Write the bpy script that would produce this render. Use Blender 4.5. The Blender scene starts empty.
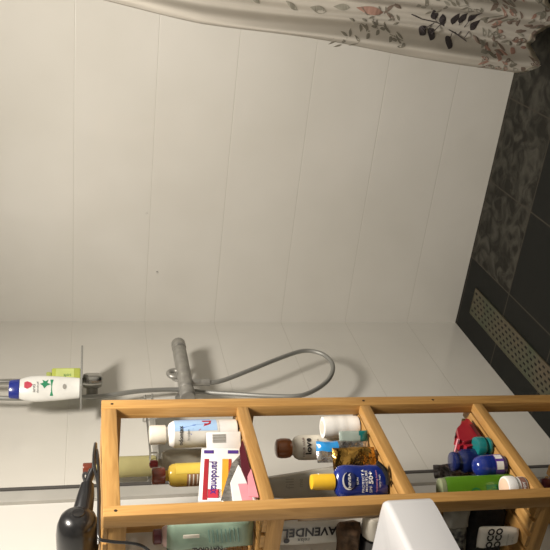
import bpy, bmesh, math, random
from mathutils import Vector, Matrix, noise
random.seed(7)
PI = math.pi
C = bpy.context.scene.collection
SC = bpy.context.scene
# ------------------------------------------------------------------ camera
cam = bpy.data.cameras.new('camera'); cam.sensor_width = 36; cam.lens = 803 / 550 * 36; cam.clip_start = .05
co = bpy.data.objects.new('camera', cam); C.objects.link(co); SC.camera = co
IX = Vector((.11174106, -.19778472, -.97385581)); IY = Vector((.90094128, .43367127, .01529855)); FW = Vector((-.41930746, .87909638, -.22665131))
co.matrix_world = Matrix.Translation((0, 0, 1.5)) @ Matrix((IX, IY, -FW)).transposed().to_4x4()
# ------------------------------------------------------------------ light
W = bpy.data.worlds.new('world'); SC.world = W; W.use_nodes = True
W.node_tree.nodes['Background'].inputs[0].default_value = (1, .93, .84, 1); W.node_tree.nodes['Background'].inputs[1].default_value = .12
LP = Vector((-.33, 1.32, 2.36))
ld = bpy.data.lights.new('ceiling_bulb', 'AREA'); ld.shape = 'DISK'; ld.size = .42; ld.energy = 43; ld.color = (1, .93, .84)
lo = bpy.data.objects.new('ceiling_bulb', ld); lo.location = LP; C.objects.link(lo)
SC.view_settings.view_transform = 'Standard'; SC.view_settings.look = 'None'; SC.view_settings.exposure = .45; SC.view_settings.gamma = 1
# ------------------------------------------------------------------ materials
def mat(name, col, rough=.5, metal=0, trans=0, coat=0, ior=1.45, alpha=1, emit=0):
    m = bpy.data.materials.new(name); m.use_nodes = True; b = m.node_tree.nodes['Principled BSDF']
    b.inputs['Base Color'].default_value = (*col, 1); b.inputs['Roughness'].default_value = rough
    b.inputs['Metallic'].default_value = metal; b.inputs['Transmission Weight'].default_value = trans
    b.inputs['Coat Weight'].default_value = coat; b.inputs['IOR'].default_value = ior; b.inputs['Alpha'].default_value = alpha
    return m
def N(m, t, **kw):
    n = m.node_tree.nodes.new(t)
    for k, v in kw.items():
        if k in n.inputs: n.inputs[k].default_value = v
        else: setattr(n, k, v)
    return n
def L(m, a, b): m.node_tree.links.new(a, b)
def vary(m, scale=(8, 8, 8), amt=.12, c2=None, bump=0, nscale=1, dist=0, detail=3):
    """noise variation of the base colour (object space) and optional bump"""
    b = m.node_tree.nodes['Principled BSDF']; tc = N(m, 'ShaderNodeTexCoord'); mp = N(m, 'ShaderNodeMapping'); mp.inputs['Scale'].default_value = scale
    nz = N(m, 'ShaderNodeTexNoise'); nz.inputs['Scale'].default_value = nscale; nz.inputs['Detail'].default_value = detail; nz.inputs['Distortion'].default_value = dist
    L(m, tc.outputs['Object'], mp.inputs[0]); L(m, mp.outputs[0], nz.inputs['Vector'])
    c = b.inputs['Base Color'].default_value[:3]
    c2 = c2 or tuple(x * (1 - amt * 2) for x in c)
    r = N(m, 'ShaderNodeValToRGB'); r.color_ramp.elements[0].position = .35; r.color_ramp.elements[1].position = .65
    r.color_ramp.elements[0].color = (*c2, 1); r.color_ramp.elements[1].color = (*c, 1)
    L(m, nz.outputs[0], r.inputs[0]); L(m, r.outputs[0], b.inputs['Base Color'])
    if bump:
        bp = N(m, 'ShaderNodeBump'); bp.inputs['Strength'].default_value = bump; bp.inputs['Distance'].default_value = .01
        L(m, nz.outputs[0], bp.inputs['Height']); L(m, bp.outputs[0], b.inputs['Normal'])
    return m
def wood(name, axis):
    s = [70, 70, 70]; s[axis] = 5
    return vary(mat(name, (.47, .265, .085), .45), tuple(s), c2=(.36, .19, .055), bump=.12, dist=1.2)
WX, WY, WZ = wood('beech_grain_x', 0), wood('beech_grain_y', 1), wood('beech_grain_z', 2)
chrome = vary(mat('chrome', (.55, .55, .53), .22, 1), (30, 30, 30), .06, bump=.03)
steel = vary(mat('limescaled_steel', (.40, .39, .36), .42, .6), (40, 40, 40), .1, bump=.05)
hosem = mat('hose_metal', (.33, .33, .31), .48, .6)
_w = N(hosem, 'ShaderNodeTexNoise'); _w.inputs['Scale'].default_value = 400
_b = N(hosem, 'ShaderNodeBump'); _b.inputs['Strength'].default_value = .3; L(hosem, _w.outputs[0], _b.inputs['Height']); L(hosem, _b.outputs[0], hosem.node_tree.nodes['Principled BSDF'].inputs['Normal'])
def plastic(name, col, rough=.35, coat=.2, amt=.05): return vary(mat(name, col, rough, coat=coat), (25, 25, 25), amt)
def clearp(name, col, rough=.15, alpha=1, trans=.6): return vary(mat(name, col, rough, trans=trans, ior=1.3), (20, 20, 20), .06)
white = plastic('white_plastic', (.8, .79, .77)); offwhite = plastic('ivory_plastic', (.66, .62, .53))
black = plastic('black_plastic', (.012, .012, .013), .28, .5); dark = plastic('dark_print', (.02, .018, .02)); 
blue = plastic('deep_blue', (.010, .025, .19), .22, .6); navy = plastic('navy', (.008, .015, .085), .2, .6); lblue = plastic('light_blue', (.35, .52, .75))
yellow = plastic('cap_yellow', (.85, .52, .03), .35); red = plastic('red', (.36, .02, .03), .3); maroon = plastic('maroon', (.085, .008, .018), .35)
brown = plastic('cap_brown', (.3, .1, .03), .3, .5); rust = plastic('cap_redbrown', (.19, .04, .02), .25, .6)
orange = plastic('orange_print', (.75, .35, .03)); pink = plastic('pink', (.75, .3, .35)); teal = plastic('teal', (.01, .17, .17), .25, .4)
purple = plastic('purple_ink', (.06, .02, .2)); green = plastic('gel_green', (.085, .215, .012), .22, .4); dgreen = plastic('dark_green', (.015, .16, .04))
silver = vary(mat('silver_foil', (.62, .6, .58), .25, .9), (60, 60, 60), .2, bump=.4)
gold = vary(mat('gold_foil', (.62, .36, .09), .24, 1), (50, 50, 50), .2, bump=.4)
grey = plastic('grey', (.32, .31, .28), .4)
# ------------------------------------------------------------------ mesh helpers
def link(name, me, m=None, parent=None, label=None, smooth=False):
    o = bpy.data.objects.new(name, me); C.objects.link(o)
    if m is not None:
        for x in (m if isinstance(m, (list, tuple)) else [m]): me.materials.append(x)
    if parent: o.parent = parent
    if label: o['label'] = label
    if smooth:
        for p in me.polygons: p.use_smooth = True
    return o
def from_bm(name, bm, m, parent=None, label=None, smooth=False, sharp=None):
    me = bpy.data.meshes.new(name)
    bmesh.ops.recalc_face_normals(bm, faces=bm.faces); bm.to_mesh(me); bm.free()
    o = link(name, me, m, parent, label, smooth)
    if sharp: me.set_sharp_from_angle(angle=math.radians(sharp))
    return o
def thing(name, label, cat, loc=(0, 0, 0), rot=0, group=None, tilt=(0, 0)):
    o = bpy.data.objects.new(name, None); C.objects.link(o); o.empty_display_size = .02
    o.location = loc; o.rotation_euler = (tilt[0], tilt[1], rot)
    if tilt != (0, 0): o.rotation_mode = 'XYZ'; o.rotation_euler = (Matrix.Rotation(rot, 3, 'Z') @ Matrix.Rotation(tilt[1], 3, 'Y') @ Matrix.Rotation(tilt[0], 3, 'X')).to_euler()
    return tag(o, label, cat, group)
def tag(o, label, cat, group=None):
    o['label'] = label; o['category'] = cat
    if group: o['group'] = group
    return o
def box(bm, a, b, bev=0, seg=2):
    x0, y0, z0 = a; x1, y1, z1 = b
    r = bmesh.ops.create_cube(bm, size=1, matrix=Matrix.Translation(((x0 + x1) / 2, (y0 + y1) / 2, (z0 + z1) / 2)) @ Matrix.Diagonal((abs(x1 - x0), abs(y1 - y0), abs(z1 - z0), 1)))
    if bev:
        es = {e for v in r['verts'] for e in v.link_edges}
        bmesh.ops.bevel(bm, geom=list(es), offset=bev, segments=seg, profile=.5, affect='EDGES')
def boxo(name, a, b, m, parent=None, bev=.0015, label=None):
    bm = bmesh.new(); box(bm, a, b, bev); return from_bm(name, bm, m, parent, label, True, 35)
def tube(bm, pts, r, n=10, closed_ends=True, radii=None):
    pts = [Vector(p) for p in pts]; rings = []; up = None
    for i, p in enumerate(pts):
        t = (pts[min(i + 1, len(pts) - 1)] - pts[max(i - 1, 0)]).normalized()
        if up is None: up = t.orthogonal().normalized()
        up = (up - t * up.dot(t)).normalized(); s = t.cross(up); rr = radii[i] if radii else r
        rings.append([bm.verts.new(p + (up * math.cos(a) + s * math.sin(a)) * rr) for a in [2 * PI * k / n for k in range(n)]])
    for A, B in zip(rings, rings[1:]):
        for k in range(n): bm.faces.new((A[k], A[(k + 1) % n], B[(k + 1) % n], B[k]))
    if closed_ends: bm.faces.new(rings[0][::-1]); bm.faces.new(rings[-1])
def spline(pts, sub=8):
    pts = [Vector(p) for p in pts]; out = []
    for i in range(len(pts) - 1):
        p0, p1, p2, p3 = pts[max(i - 1, 0)], pts[i], pts[i + 1], pts[min(i + 2, len(pts) - 1)]
        for k in range(sub):
            t = k / sub
            out.append(.5 * ((2 * p1) + (p2 - p0) * t + (2 * p0 - 5 * p1 + 4 * p2 - p3) * t * t + (3 * p1 - p0 - 3 * p2 + p3) * t ** 3))
    return out + [pts[-1]]
def tubeo(name, pts, r, m, parent=None, n=10, sub=8, radii=None, label=None):
    bm = bmesh.new(); tube(bm, spline(pts, sub) if sub else pts, r, n, radii=radii); return from_bm(name, bm, m, parent, label, True, 50)
def lathe(name, prof, m, parent=None, sx=1, sy=1, n=32, label=None, off=(0, 0, 0), mtx=None, sharp=40, sq=2):
    """prof: list of (radius, z); closed with caps. sq>2 makes the section squarer"""
    bm = bmesh.new(); rings = []
    for r, z in prof:
        ring = []
        for k in range(n):
            a = 2 * PI * k / n; c, s = math.cos(a), math.sin(a)
            k_ = (abs(c) ** sq + abs(s) ** sq) ** (-1 / sq)
            v = Vector((r * sx * c * k_ + off[0], r * sy * s * k_ + off[1], z + off[2]))
            ring.append(bm.verts.new(mtx @ v if mtx else v))
        rings.append(ring)
    for A, B in zip(rings, rings[1:]):
        for k in range(n): bm.faces.new((A[k], A[(k + 1) % n], B[(k + 1) % n], B[k]))
    bm.faces.new(rings[0][::-1]); bm.faces.new(rings[-1])
    return from_bm(name, bm, m, parent, label, True, sharp)
def patch(name, rx, ry, p0, p1, z0, z1, m, parent, off=.0006, nx=16, nz=2, label=None):
    bm = bmesh.new(); g = []
    for j in range(nz + 1):
        g.append([bm.verts.new(((rx + off) * math.cos(a), (ry + off) * math.sin(a), z0 + (z1 - z0) * j / nz)) for a in [p0 + (p1 - p0) * i / nx for i in range(nx + 1)]])
    for A, B in zip(g, g[1:]):
        for i in range(nx): bm.faces.new((A[i], A[i + 1], B[i + 1], B[i]))
    return from_bm(name, bm, m, parent, label, True)
def textmesh(s, size, bold=0):
    cu = bpy.data.curves.new('t', 'FONT'); cu.body = s; cu.size = size; cu.align_x = 'CENTER'; cu.align_y = 'CENTER'; cu.offset = bold; cu.resolution_u = 2
    o = bpy.data.objects.new('t', cu); C.objects.link(o); bpy.context.view_layer.update()
    me = bpy.data.meshes.new_from_object(o.evaluated_get(bpy.context.evaluated_depsgraph_get())); bpy.data.objects.remove(o)
    return me
def letters(s, size, m, parent, fn, rot=0, at=(0, 0), bold=0, label=None):
    """flat lettering mapped by fn(u,v) onto a surface"""
    me = textmesh(s, size, bold); c, si = math.cos(rot), math.sin(rot)
    for v in me.vertices:
        u, w = v.co.x * c - v.co.y * si + at[0], v.co.x * si + v.co.y * c + at[1]; v.co = fn(u, w)
    return link('lettering', me, m, parent, label)
def on_cyl(rx, ry, phi, z, off=.0012):
    r = (rx + ry) / 2
    return lambda u, v: Vector(((rx + off) * math.cos(phi + u / r), (ry + off) * math.sin(phi + u / r), z + v))
def flat(y, z=0): return lambda u, v: Vector((u, y, z + v))
def blob(name, w, h, t, m, parent=None, nz=.0, seed=0, label=None, nu=14, nv=18, pw=.55, top=1, bot=1, freq=25, smooth=True, facem=None):
    """pillow/pouch: width w (x), height h (z from 0), thickness t (y), crumple nz; top/bot width factors"""
    bm = bmesh.new(); S = []
    for s in (-1, 1):
        g = []
        for j in range(nv + 1):
            v = j / nv; row = []
            wf = bot + (top - bot) * v
            for i in range(nu + 1):
                u = -1 + 2 * i / nu
                th = (max(0, 1 - abs(u) ** 4)) ** pw * (max(0, 1 - abs(2 * v - 1) ** 6)) ** pw
                p = Vector((u * w / 2 * wf, s * t / 2 * th, v * h))
                if nz:
                    q = noise.noise_vector(p * freq + Vector((seed, seed * 2, 0))); p += q * nz * (.25 + th)
                row.append(bm.verts.new(p))
            g.append(row)
        S.append(g)
        for A, B in zip(g, g[1:]):
            for i in range(nu):
                f = bm.faces.new((A[i], A[i + 1], B[i + 1], B[i]))
                if facem: f.material_index = facem(i / nu, (f.calc_center_median().z) / h, s)
    bmesh.ops.remove_doubles(bm, verts=bm.verts, dist=.0002)
    mn = min(v.co.z for v in bm.verts)
    for v in bm.verts: v.co.z -= mn
    return from_bm(name, bm, m, parent, label, smooth, 60 if smooth else None)
def structure(name, bm, m, smooth=False):
    o = from_bm(name, bm, m, None, None, smooth); o['kind'] = 'structure'; return o
# ------------------------------------------------------------------ room shell
XL, XR, YN, YF, ZC = -1.504, 1.3, -.9, 2.72, 2.5
TH = .2675; T0 = .216
def tile_material():
    m = mat('white_glossy_tile', (.64, .62, .565), .24, coat=.35); b = m.node_tree.nodes['Principled BSDF']
    tc = N(m, 'ShaderNodeTexCoord'); sp = N(m, 'ShaderNodeSeparateXYZ'); L(m, tc.outputs['Object'], sp.inputs[0])
    a = N(m, 'ShaderNodeMath', operation='ADD'); a.inputs[1].default_value = 10 * TH - T0; L(m, sp.outputs[2], a.inputs[0])
    d = N(m, 'ShaderNodeMath', operation='DIVIDE'); d.inputs[1].default_value = TH; L(m, a.outputs[0], d.inputs[0])
    f = N(m, 'ShaderNodeMath', operation='FRACT'); L(m, d.outputs[0], f.inputs[0])
    s = N(m, 'ShaderNodeMath', operation='SUBTRACT'); s.inputs[1].default_value = .5; L(m, f.outputs[0], s.inputs[0])
    ab = N(m, 'ShaderNodeMath', operation='ABSOLUTE'); L(m, s.outputs[0], ab.inputs[0])
    g = N(m, 'ShaderNodeMapRange'); g.inputs['From Min'].default_value = .4935; g.inputs['From Max'].default_value = .497; L(m, ab.outputs[0], g.inputs['Value'])
    nz = N(m, 'ShaderNodeTexNoise'); nz.inputs['Scale'].default_value = 2.2; nz.inputs['Detail'].default_value = 3; L(m, tc.outputs['Object'], nz.inputs['Vector'])
    r = N(m, 'ShaderNodeValToRGB'); r.color_ramp.elements[0].color = (.60, .58, .525, 1); r.color_ramp.elements[1].color = (.66, .64, .59, 1)
    r.color_ramp.elements[0].position = .3; r.color_ramp.elements[1].position = .7; L(m, nz.outputs[0], r.inputs[0])
    mx = N(m, 'ShaderNodeMix', data_type='RGBA'); L(m, g.outputs[0], mx.inputs[0]); L(m, r.outputs[0], mx.inputs[6]); mx.inputs[7].default_value = (.575, .555, .50, 1)
    L(m, mx.outputs[2], b.inputs['Base Color'])
    n2 = N(m, 'ShaderNodeTexNoise'); n2.inputs['Scale'].default_value = 5; L(m, tc.outputs['Object'], n2.inputs['Vector'])
    h = N(m, 'ShaderNodeMath', operation='MULTIPLY_ADD'); h.inputs[1].default_value = -.35; L(m, g.outputs[0], h.inputs[0]); L(m, n2.outputs[0], h.inputs[2])
    bp = N(m, 'ShaderNodeBump'); bp.inputs['Strength'].default_value = .3; bp.inputs['Distance'].default_value = .006; L(m, h.outputs[0], bp.inputs['Height']); L(m, bp.outputs[0], b.inputs['Normal'])
    return m
def floor_material():
    m = mat('dark_floor_tile', (.02, .02, .019), .5); b = m.node_tree.nodes['Principled BSDF']; b.inputs['Specular IOR Level'].default_value = .18
    tc = N(m, 'ShaderNodeTexCoord'); sp = N(m, 'ShaderNodeSeparateXYZ'); L(m, tc.outputs['Object'], sp.inputs[0])
    outs = []
    for ax, off, p in ((0, 1.198, .3215), (1, -2.383, .325)):
        a = N(m, 'ShaderNodeMath', operation='ADD'); a.inputs[1].default_value = off + 20 * p; L(m, sp.outputs[ax], a.inputs[0])
        d = N(m, 'ShaderNodeMath', operation='DIVIDE'); d.inputs[1].default_value = p; L(m, a.outputs[0], d.inputs[0])
        f = N(m, 'ShaderNodeMath', operation='FRACT'); L(m, d.outputs[0], f.inputs[0])
        s = N(m, 'ShaderNodeMath', operation='SUBTRACT'); s.inputs[1].default_value = .5; L(m, f.outputs[0], s.inputs[0])
        ab = N(m, 'ShaderNodeMath', operation='ABSOLUTE'); L(m, s.outputs[0], ab.inputs[0]); outs.append(ab)
    mxm = N(m, 'ShaderNodeMath', operation='MAXIMUM'); L(m, outs[0].outputs[0], mxm.inputs[0]); L(m, outs[1].outputs[0], mxm.inputs[1])
    g = N(m, 'ShaderNodeMapRange'); g.inputs['From Min'].default_value = .489; g.inputs['From Max'].default_value = .495; L(m, mxm.outputs[0], g.inputs['Value'])
    # decorated tiles: the row against the back wall from x=-1.2 to x=-.24
    c1 = N(m, 'ShaderNodeMath', operation='GREATER_THAN'); c1.inputs[1].default_value = 2.383; L(m, sp.outputs[1], c1.inputs[0])
    c2 = N(m, 'ShaderNodeMath', operation='GREATER_THAN'); c2.inputs[1].default_value = -1.198; L(m, sp.outputs[0], c2.inputs[0])
    cm = N(m, 'ShaderNodeMath', operation='MULTIPLY'); L(m, c1.outputs[0], cm.inputs[0]); L(m, c2.outputs[0], cm.inputs[1])
    wv = N(m, 'ShaderNodeTexVoronoi'); wv.inputs['Scale'].default_value = 17; L(m, tc.outputs['Object'], wv.inputs['Vector'])
    nz = N(m, 'ShaderNodeTexNoise'); nz.inputs['Scale'].default_value = 14; nz.inputs['Detail'].default_value = 4; nz.inputs['Distortion'].default_value = 1.5; L(m, tc.outputs['Object'], nz.inputs['Vector'])
    r = N(m, 'ShaderNodeValToRGB'); r.color_ramp.elements[0].color = (.013, .012, .009, 1); r.color_ramp.elements[1].color = (.048, .045, .036, 1)
    r.color_ramp.elements[0].position = .4; r.color_ramp.elements[1].position = .65; L(m, nz.outputs[0], r.inputs[0])
    r2 = N(m, 'ShaderNodeValToRGB'); r2.color_ramp.elements[0].color = (.006, .0065, .0055, 1); r2.color_ramp.elements[1].color = (.010, .0105, .009, 1); L(m, nz.outputs[0], r2.inputs[0])
    mx = N(m, 'ShaderNodeMix', data_type='RGBA'); L(m, cm.outputs[0], mx.inputs[0]); L(m, r2.outputs[0], mx.inputs[6]); L(m, r.outputs[0], mx.inputs[7])
    mg = N(m, 'ShaderNodeMix', data_type='RGBA'); L(m, g.outputs[0], mg.inputs[0]); L(m, mx.outputs[2], mg.inputs[6]); mg.inputs[7].default_value = (.04, .034, .026, 1)
    L(m, mg.outputs[2], b.inputs['Base Color'])
    hm = N(m, 'ShaderNodeMath', operation='MULTIPLY'); L(m, wv.outputs[0], hm.inputs[0]); L(m, cm.outputs[0], hm.inputs[1])
    bp = N(m, 'ShaderNodeBump'); bp.inputs['Strength'].default_value = .5; bp.inputs['Distance'].default_value = .006; L(m, hm.outputs[0], bp.inputs['Height']); L(m, bp.outputs[0], b.inputs['Normal'])
    return m
tile = tile_material(); paint = vary(mat('white_wall_paint', (.67, .66, .62), .6), (3, 3, 3), .02)
def slab(name, a, b, m):
    bm = bmesh.new(); box(bm, a, b); return structure(name, bm, m)
slab('floor', (XL - .1, YN - .1, -.06), (XR + .1, YF + .1, 0), floor_material())
slab('ceiling', (XL - .1, YN - .1, ZC), (XR + .1, YF + .1, ZC + .06), paint)
slab('wall_back', (XL, YF, 0), (XR, YF + .1, ZC), tile)
bm = bmesh.new(); box(bm, (XL - .1, 1.745, 0), (XL, YF + .1, ZC)); nf = len(bm.faces); box(bm, (XL - .1, YN, 0), (XL, 1.745, ZC))
bm.faces.ensure_lookup_table()
for f in bm.faces[nf:]: f.material_index = 1
structure('wall_left', bm, [tile, paint])
slab('wall_right', (XR, YN, 0), (XR + .1, YF + .1, ZC), paint)
slab('wall_front', (XL, YN - .1, 0), (XR, YN, ZC), paint)
# aluminium end profile of the shower zone on the left wall
prof = bmesh.new(); box(prof, (XL, 1.726, .002), (XL + .012, 1.768, 2.1), .001)
trim = structure('trim_1', prof, vary(mat('brushed_aluminium', (.55, .54, .5), .5, .35), (10, 10, 10), .05))
prof = bmesh.new(); box(prof, (XL, 1.768, .002), (XL + .016, 1.778, 2.1), .001)
structure('trim_2', prof, vary(mat('dark_seal', (.09, .085, .08), .5), (10, 10, 10), .1))
# ------------------------------------------------------------------ linear floor drain
dr = thing('linear_drain', 'stainless slotted channel drain set in the dark shower floor', 'drain', (-1.346, 2.13, 0))
drm = vary(mat('drain_steel', (.095, .075, .048), .45, .3), (6, 6, 30), c2=(.06, .07, .042))
bm = bmesh.new(); w, l = .056, .486
xs = [-w, -.047]; 
cols = 5; cw = .094 / cols
rows = 30; rl = (2 * l - .02) / rows
def quad(x0, y0, x1, y1, z=.005): bm.faces.new([bm.verts.new(p) for p in ((x0, y0, z), (x1, y0, z), (x1, y1, z), (x0, y1, z))])
quad(-w, -l, -.047, l); quad(.047, -l, w, l); quad(-.047, -l, .047, -l + .01); quad(-.047, l - .01, .047, l)
for c in range(cols):
    x0 = -.047 + c * cw; quad(x0, -l + .01, x0 + .0055, l - .01); quad(x0 + cw - .0055, -l + .01, x0 + cw, l - .01)
    y = -l + .01; sh = .5 * rl if c % 2 else 0
    yy = y
    if sh: quad(x0 + .0055, y, x0 + cw - .0055, y + sh)
    for r_ in range(rows):
        ya = -l + .01 + sh + r_ * rl; yb = min(ya + rl * .5, l - .01)
        if ya < l - .01: quad(x0 + .0055, ya, x0 + cw - .0055, yb)
bmesh.ops.remove_doubles(bm, verts=bm.verts, dist=.0001)
from_bm('grate', bm, drm, dr)
bm = bmesh.new()
for a, b in (((-w, -l, .0005), (-w + .002, l, .006)), ((w - .002, -l, .0005), (w, l, .006)), ((-w, -l, .0005), (w, -l + .002, .006)), ((-w, l - .002, .0005), (w, l, .006))): box(bm, a, b)
from_bm('frame', bm, drm, dr)
bm = bmesh.new(); box(bm, (-w + .003, -l + .003, .0003), (w - .003, l - .003, .002)); from_bm('channel', bm, mat('drain_inside', (.012, .011, .009), .6), dr)
# ------------------------------------------------------------------ washbasin
def basin():
    t = thing('washbasin', 'white glossy ceramic washbasin corner in front of the wooden shelf', 'washbasin', (0, 0, 0))
    cer = vary(mat('white_ceramic', (.54, .54, .55), .12, coat=.6), (3, 3, 3), .01)
    corner = [(-.990, .40), (-.990, .6), (-.990, .9), (-.990, 1.07), (-.992, 1.095), (-.997, 1.108), (-1.006, 1.116), (-1.03, 1.119), (-1.1, 1.120), (-1.19, 1.121), (-1.38, 1.122), (-1.503, 1.122), (-1.503, .9), (-1.503, .6), (-1.503, .34), (-1.38, .33), (-1.2, .33), (-1.05, .335), (-1.0, .35)]
    P = [Vector((x, y, 0)) for x, y in corner]; c = Vector((-1.24, .74, 0)); n = len(P)
    def ring(off, z, k=1):
        out = []
        for i, p in enumerate(P):
            a, b = P[i - 1], P[(i + 1) % n]; tt = (b - a).normalized(); nn = Vector((-tt.y, tt.x, 0))
            q = p + nn * off; q = c + (q - c) * k; q.x = max(q.x, -1.503); q.z = z; out.append(q)
        return out
    def oval(rx, ry, z):
        return [Vector((c.x - .0 + rx * math.cos(math.atan2((p - c).y / .43, (p - c).x / .26)), c.y + ry * math.sin(math.atan2((p - c).y / .43, (p - c).x / .26)), z)) for p in P]
    rs = [ring(.06, .838), ring(.012, .848), ring(.0, .856), ring(0, .940), ring(.0015, .9455), ring(.005, .949), ring(.010, .95), oval(.19, .32, .948), oval(.183, .31, .941), oval(.165, .285, .91), oval(.12, .22, .887), oval(.03, .03, .880)]
    bm = bmesh.new(); V = [[bm.verts.new(p) for p in r] for r in rs]
    for A, B in zip(V, V[1:]):
        for i in range(n): bm.faces.new((A[i], A[(i + 1) % n], B[(i + 1) % n], B[i]))
    bm.faces.new(V[0]); bm.faces.new(V[-1])
    o = from_bm('basin_body', bm, cer, t, None, True, 50)
    lathe('drain_plug', [(.022, 0), (.024, .003), (.02, .006), (.004, .007)], chrome, t, off=(-1.24, .74, .8805), n=20)
    f = lathe('tap', [(.024, 0), (.024, .006), (.017, .01), (.017, .12), (.013, .13)], chrome, t, off=(-1.462, .74, .95), n=20)
    tubeo('spout', [(-1.462, .74, 1.04), (-1.40, .74, 1.06), (-1.35, .74, 1.055), (-1.335, .74, 1.03)], .01, chrome, f)
basin()
# ------------------------------------------------------------------ wooden shelf unit
TOPS = [1.465, 1.147, .836, .529, .222]
XF, XB, Y0, Y1 = -1.1, -1.482, 1.218, 1.611
LEAN = math.radians(.55)
def lean(z): return -(1.465 - z) * math.sin(LEAN)
def shelf():
    t = thing('wooden_shelf_unit', 'open beech shelf unit with slatted shelves full of toiletries against left wall', 'shelf unit', (XF - .197, (Y0 + Y1) / 2, 0))
    bx, by = t.location.x, t.location.y
    def b(name, a, c, m, parent=t, bev=.002): return boxo(name, (a[0] - bx, a[1] - by, a[2]), (c[0] - bx, c[1] - by, c[2]), m, parent, bev)
    pw, pd = .030, .035
    holem = mat('screw_hole', (.02, .012, .006), .7)
    for px in (0, 1):
        for py in (0, 1):
            x0, x1 = (XF - pw, XF) if not px else (XB, XB + pw)
            y0, y1 = (Y0, Y0 + pw) if not py else (Y1 - pd, Y1)
            p = b('post', (x0, y0, 0), (x1, y1, 1.465), WZ)
            if not px:
                for z in ((1.441, .821, .633) if py else (1.441, .213)):
                    lathe('screw_head', [(.0035, -.001), (.0035, .0004), (.002, .0006)], holem, p, n=10, mtx=Matrix.Translation((XF - bx, (y0 + y1) / 2 - by, z)) @ Matrix.Rotation(PI / 2, 4, 'Y'))
    for z in TOPS:
        for x0, x1 in ((XF - .024, XF - .001), (XB + .001, XB + .024)):
            b('side_rail', (x0, Y0 + pw, z - (.034 if z > 1.4 else .027)), (x1, Y1 - pd, z), WY)
        for y0, y1 in ((Y0 + .003, Y0 + .026), (Y1 - .030, Y1 - .004)):
            b('end_rail', (XB + pw, y0, z - .046), (XF - pw, y1, z - .0095), WX)
        # slats lie on the end rails, all of one shelf in one part
        bm = bmesh.new(); x = XF - .030
        while x - .032 > XB + .02:
            box(bm, (x - .032 - bx, Y0 + .001 - by, z - .0095), (x - bx, Y1 - .002 - by, z - .0005), .001, 1); x -= .041
        from_bm('shelf_slats', bm, WY, t, None, True, 35)
    t.rotation_euler = (0, LEAN, 0); t.location.x += 1.465 * math.sin(-LEAN) * 1; t.location.z = .002
    return t
shelf()
# ------------------------------------------------------------------ shower fittings
mx = thing('shower_mixer', 'grey metal bar shower mixer on white tiled left wall', 'shower mixer', (-1.42, 2.25, 1.192))
ry = Matrix.Rotation(PI / 2, 4, 'X')
lathe('mixer_body', [(.018, -.125), (.0225, -.12), (.0235, -.1), (.0235, .1), (.0225, .12), (.018, .125)], steel, mx, mtx=ry)
for s, nm in ((1, 'temperature_knob'), (-1, 'flow_knob')):
    lathe(nm, [(.019, 0), (.0245, .002), (.0245, .034), (.021, .041), (.008, .043)], steel, mx, n=14, mtx=Matrix.Translation((0, s * .127, 0)) @ Matrix.Rotation(-s * PI / 2, 4, 'X'))
for y in (-.075, .075):
    lathe('wall_connector', [(.012, 0), (.012, .062), (.028, .064), (.028, .083)], steel, mx, n=24, mtx=Matrix.Translation((0, y, 0)) @ Matrix.Rotation(-PI / 2, 4, 'Y'))
bm = bmesh.new(); pts = [(.0, -.03 + .019 * math.cos(a), .030 + .019 * math.sin(a)) for a in [2 * PI * k / 24 for k in range(25)]]; tube(bm, pts, .008, 10)
from_bm('hook_ring', bm, steel, mx, None, True, 50)
lathe('hose_outlet', [(.012, .0), (.012, -.03), (.010, -.036)], steel, mx, n=16, off=(0, -.083, -.018))
hose = [(-1.42, 2.167, 1.141), (-1.42, 2.172, 1.079), (-1.41, 2.221, 0.972), (-1.41, 2.295, 0.854), (-1.41, 2.341, 0.762), (-1.41, 2.326, 0.704), (-1.41, 2.279, 0.68), (-1.41, 2.221, 0.685), (-1.41, 2.154, 0.72), (-1.41, 2.097, 0.779), (-1.41, 2.065, 0.844), (-1.42, 2.082, 0.93), (-1.435, 2.117, 1.021), (-1.462, 2.173, 1.125), (-1.472, 2.205, 1.201), (-1.46, 2.183, 1.333), (-1.455, 2.150, 1.458), (-1.455, 2.148, 1.579), (-1.45, 2.143, 1.754), (-1.44, 2.16, 1.9), (-1.42, 2.2, 1.965)]
hs = thing('shower_hose', 'flexible metal shower hose hanging in a loop below the mixer', 'hose', hose[0])
hb = tubeo('hose_tube', [Vector(p) - Vector(hose[0]) for p in hose], .0075, hosem, hs, n=12, sub=8)
tubeo('hose_nut', [(0, 0, .0), (0, 0, -.028)], .0115, steel, hs, n=12, sub=0)
rail = thing('shower_rail', 'chrome riser rail on tiled left wall above the mixer', 'shower rail', (-1.45, 2.232, 1.482))
tubeo('rail_tube', [(0, 0, -.02), (0, 0, .68)], .0095, chrome, rail, n=18, sub=0)
lathe('rail_bracket', [(.010, -.032), (.020, -.029), (.025, -.018), (.025, .018), (.021, .028), (.010, .03)], chrome, rail, n=24, sx=1.0, sy=1.0)
lathe('wall_foot', [(.018, 0), (.018, .054)], steel, rail, n=20, mtx=Matrix.Rotation(-PI / 2, 4, 'Y'))
lathe('wall_foot', [(.018, 0), (.018, .054)], steel, rail, n=20, mtx=Matrix.Translation((0, 0, .64)) @ Matrix.Rotation(-PI / 2, 4, 'Y'))
hh = thing('hand_shower', 'chrome hand shower held at the top of the riser rail', 'hand shower', (-1.42, 2.2, 1.965))
tubeo('handle', [(0, 0, 0), (.02, 0, .08), (.06, 0, .15)], .012, chrome, hh)
lathe('spray_head', [(.02, .02), (.05, .01), (.055, 0), (.05, -.006)], chrome, hh, mtx=Matrix.Translation((.085, 0, .16)) @ Matrix.Rotation(-.7, 4, 'Y'))
tr = thing('shower_tray_shelf', 'small clear acrylic tray clamped on shower rail under white shampoo bottle', 'tray', (-1.425, 2.17, 1.515))
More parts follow.
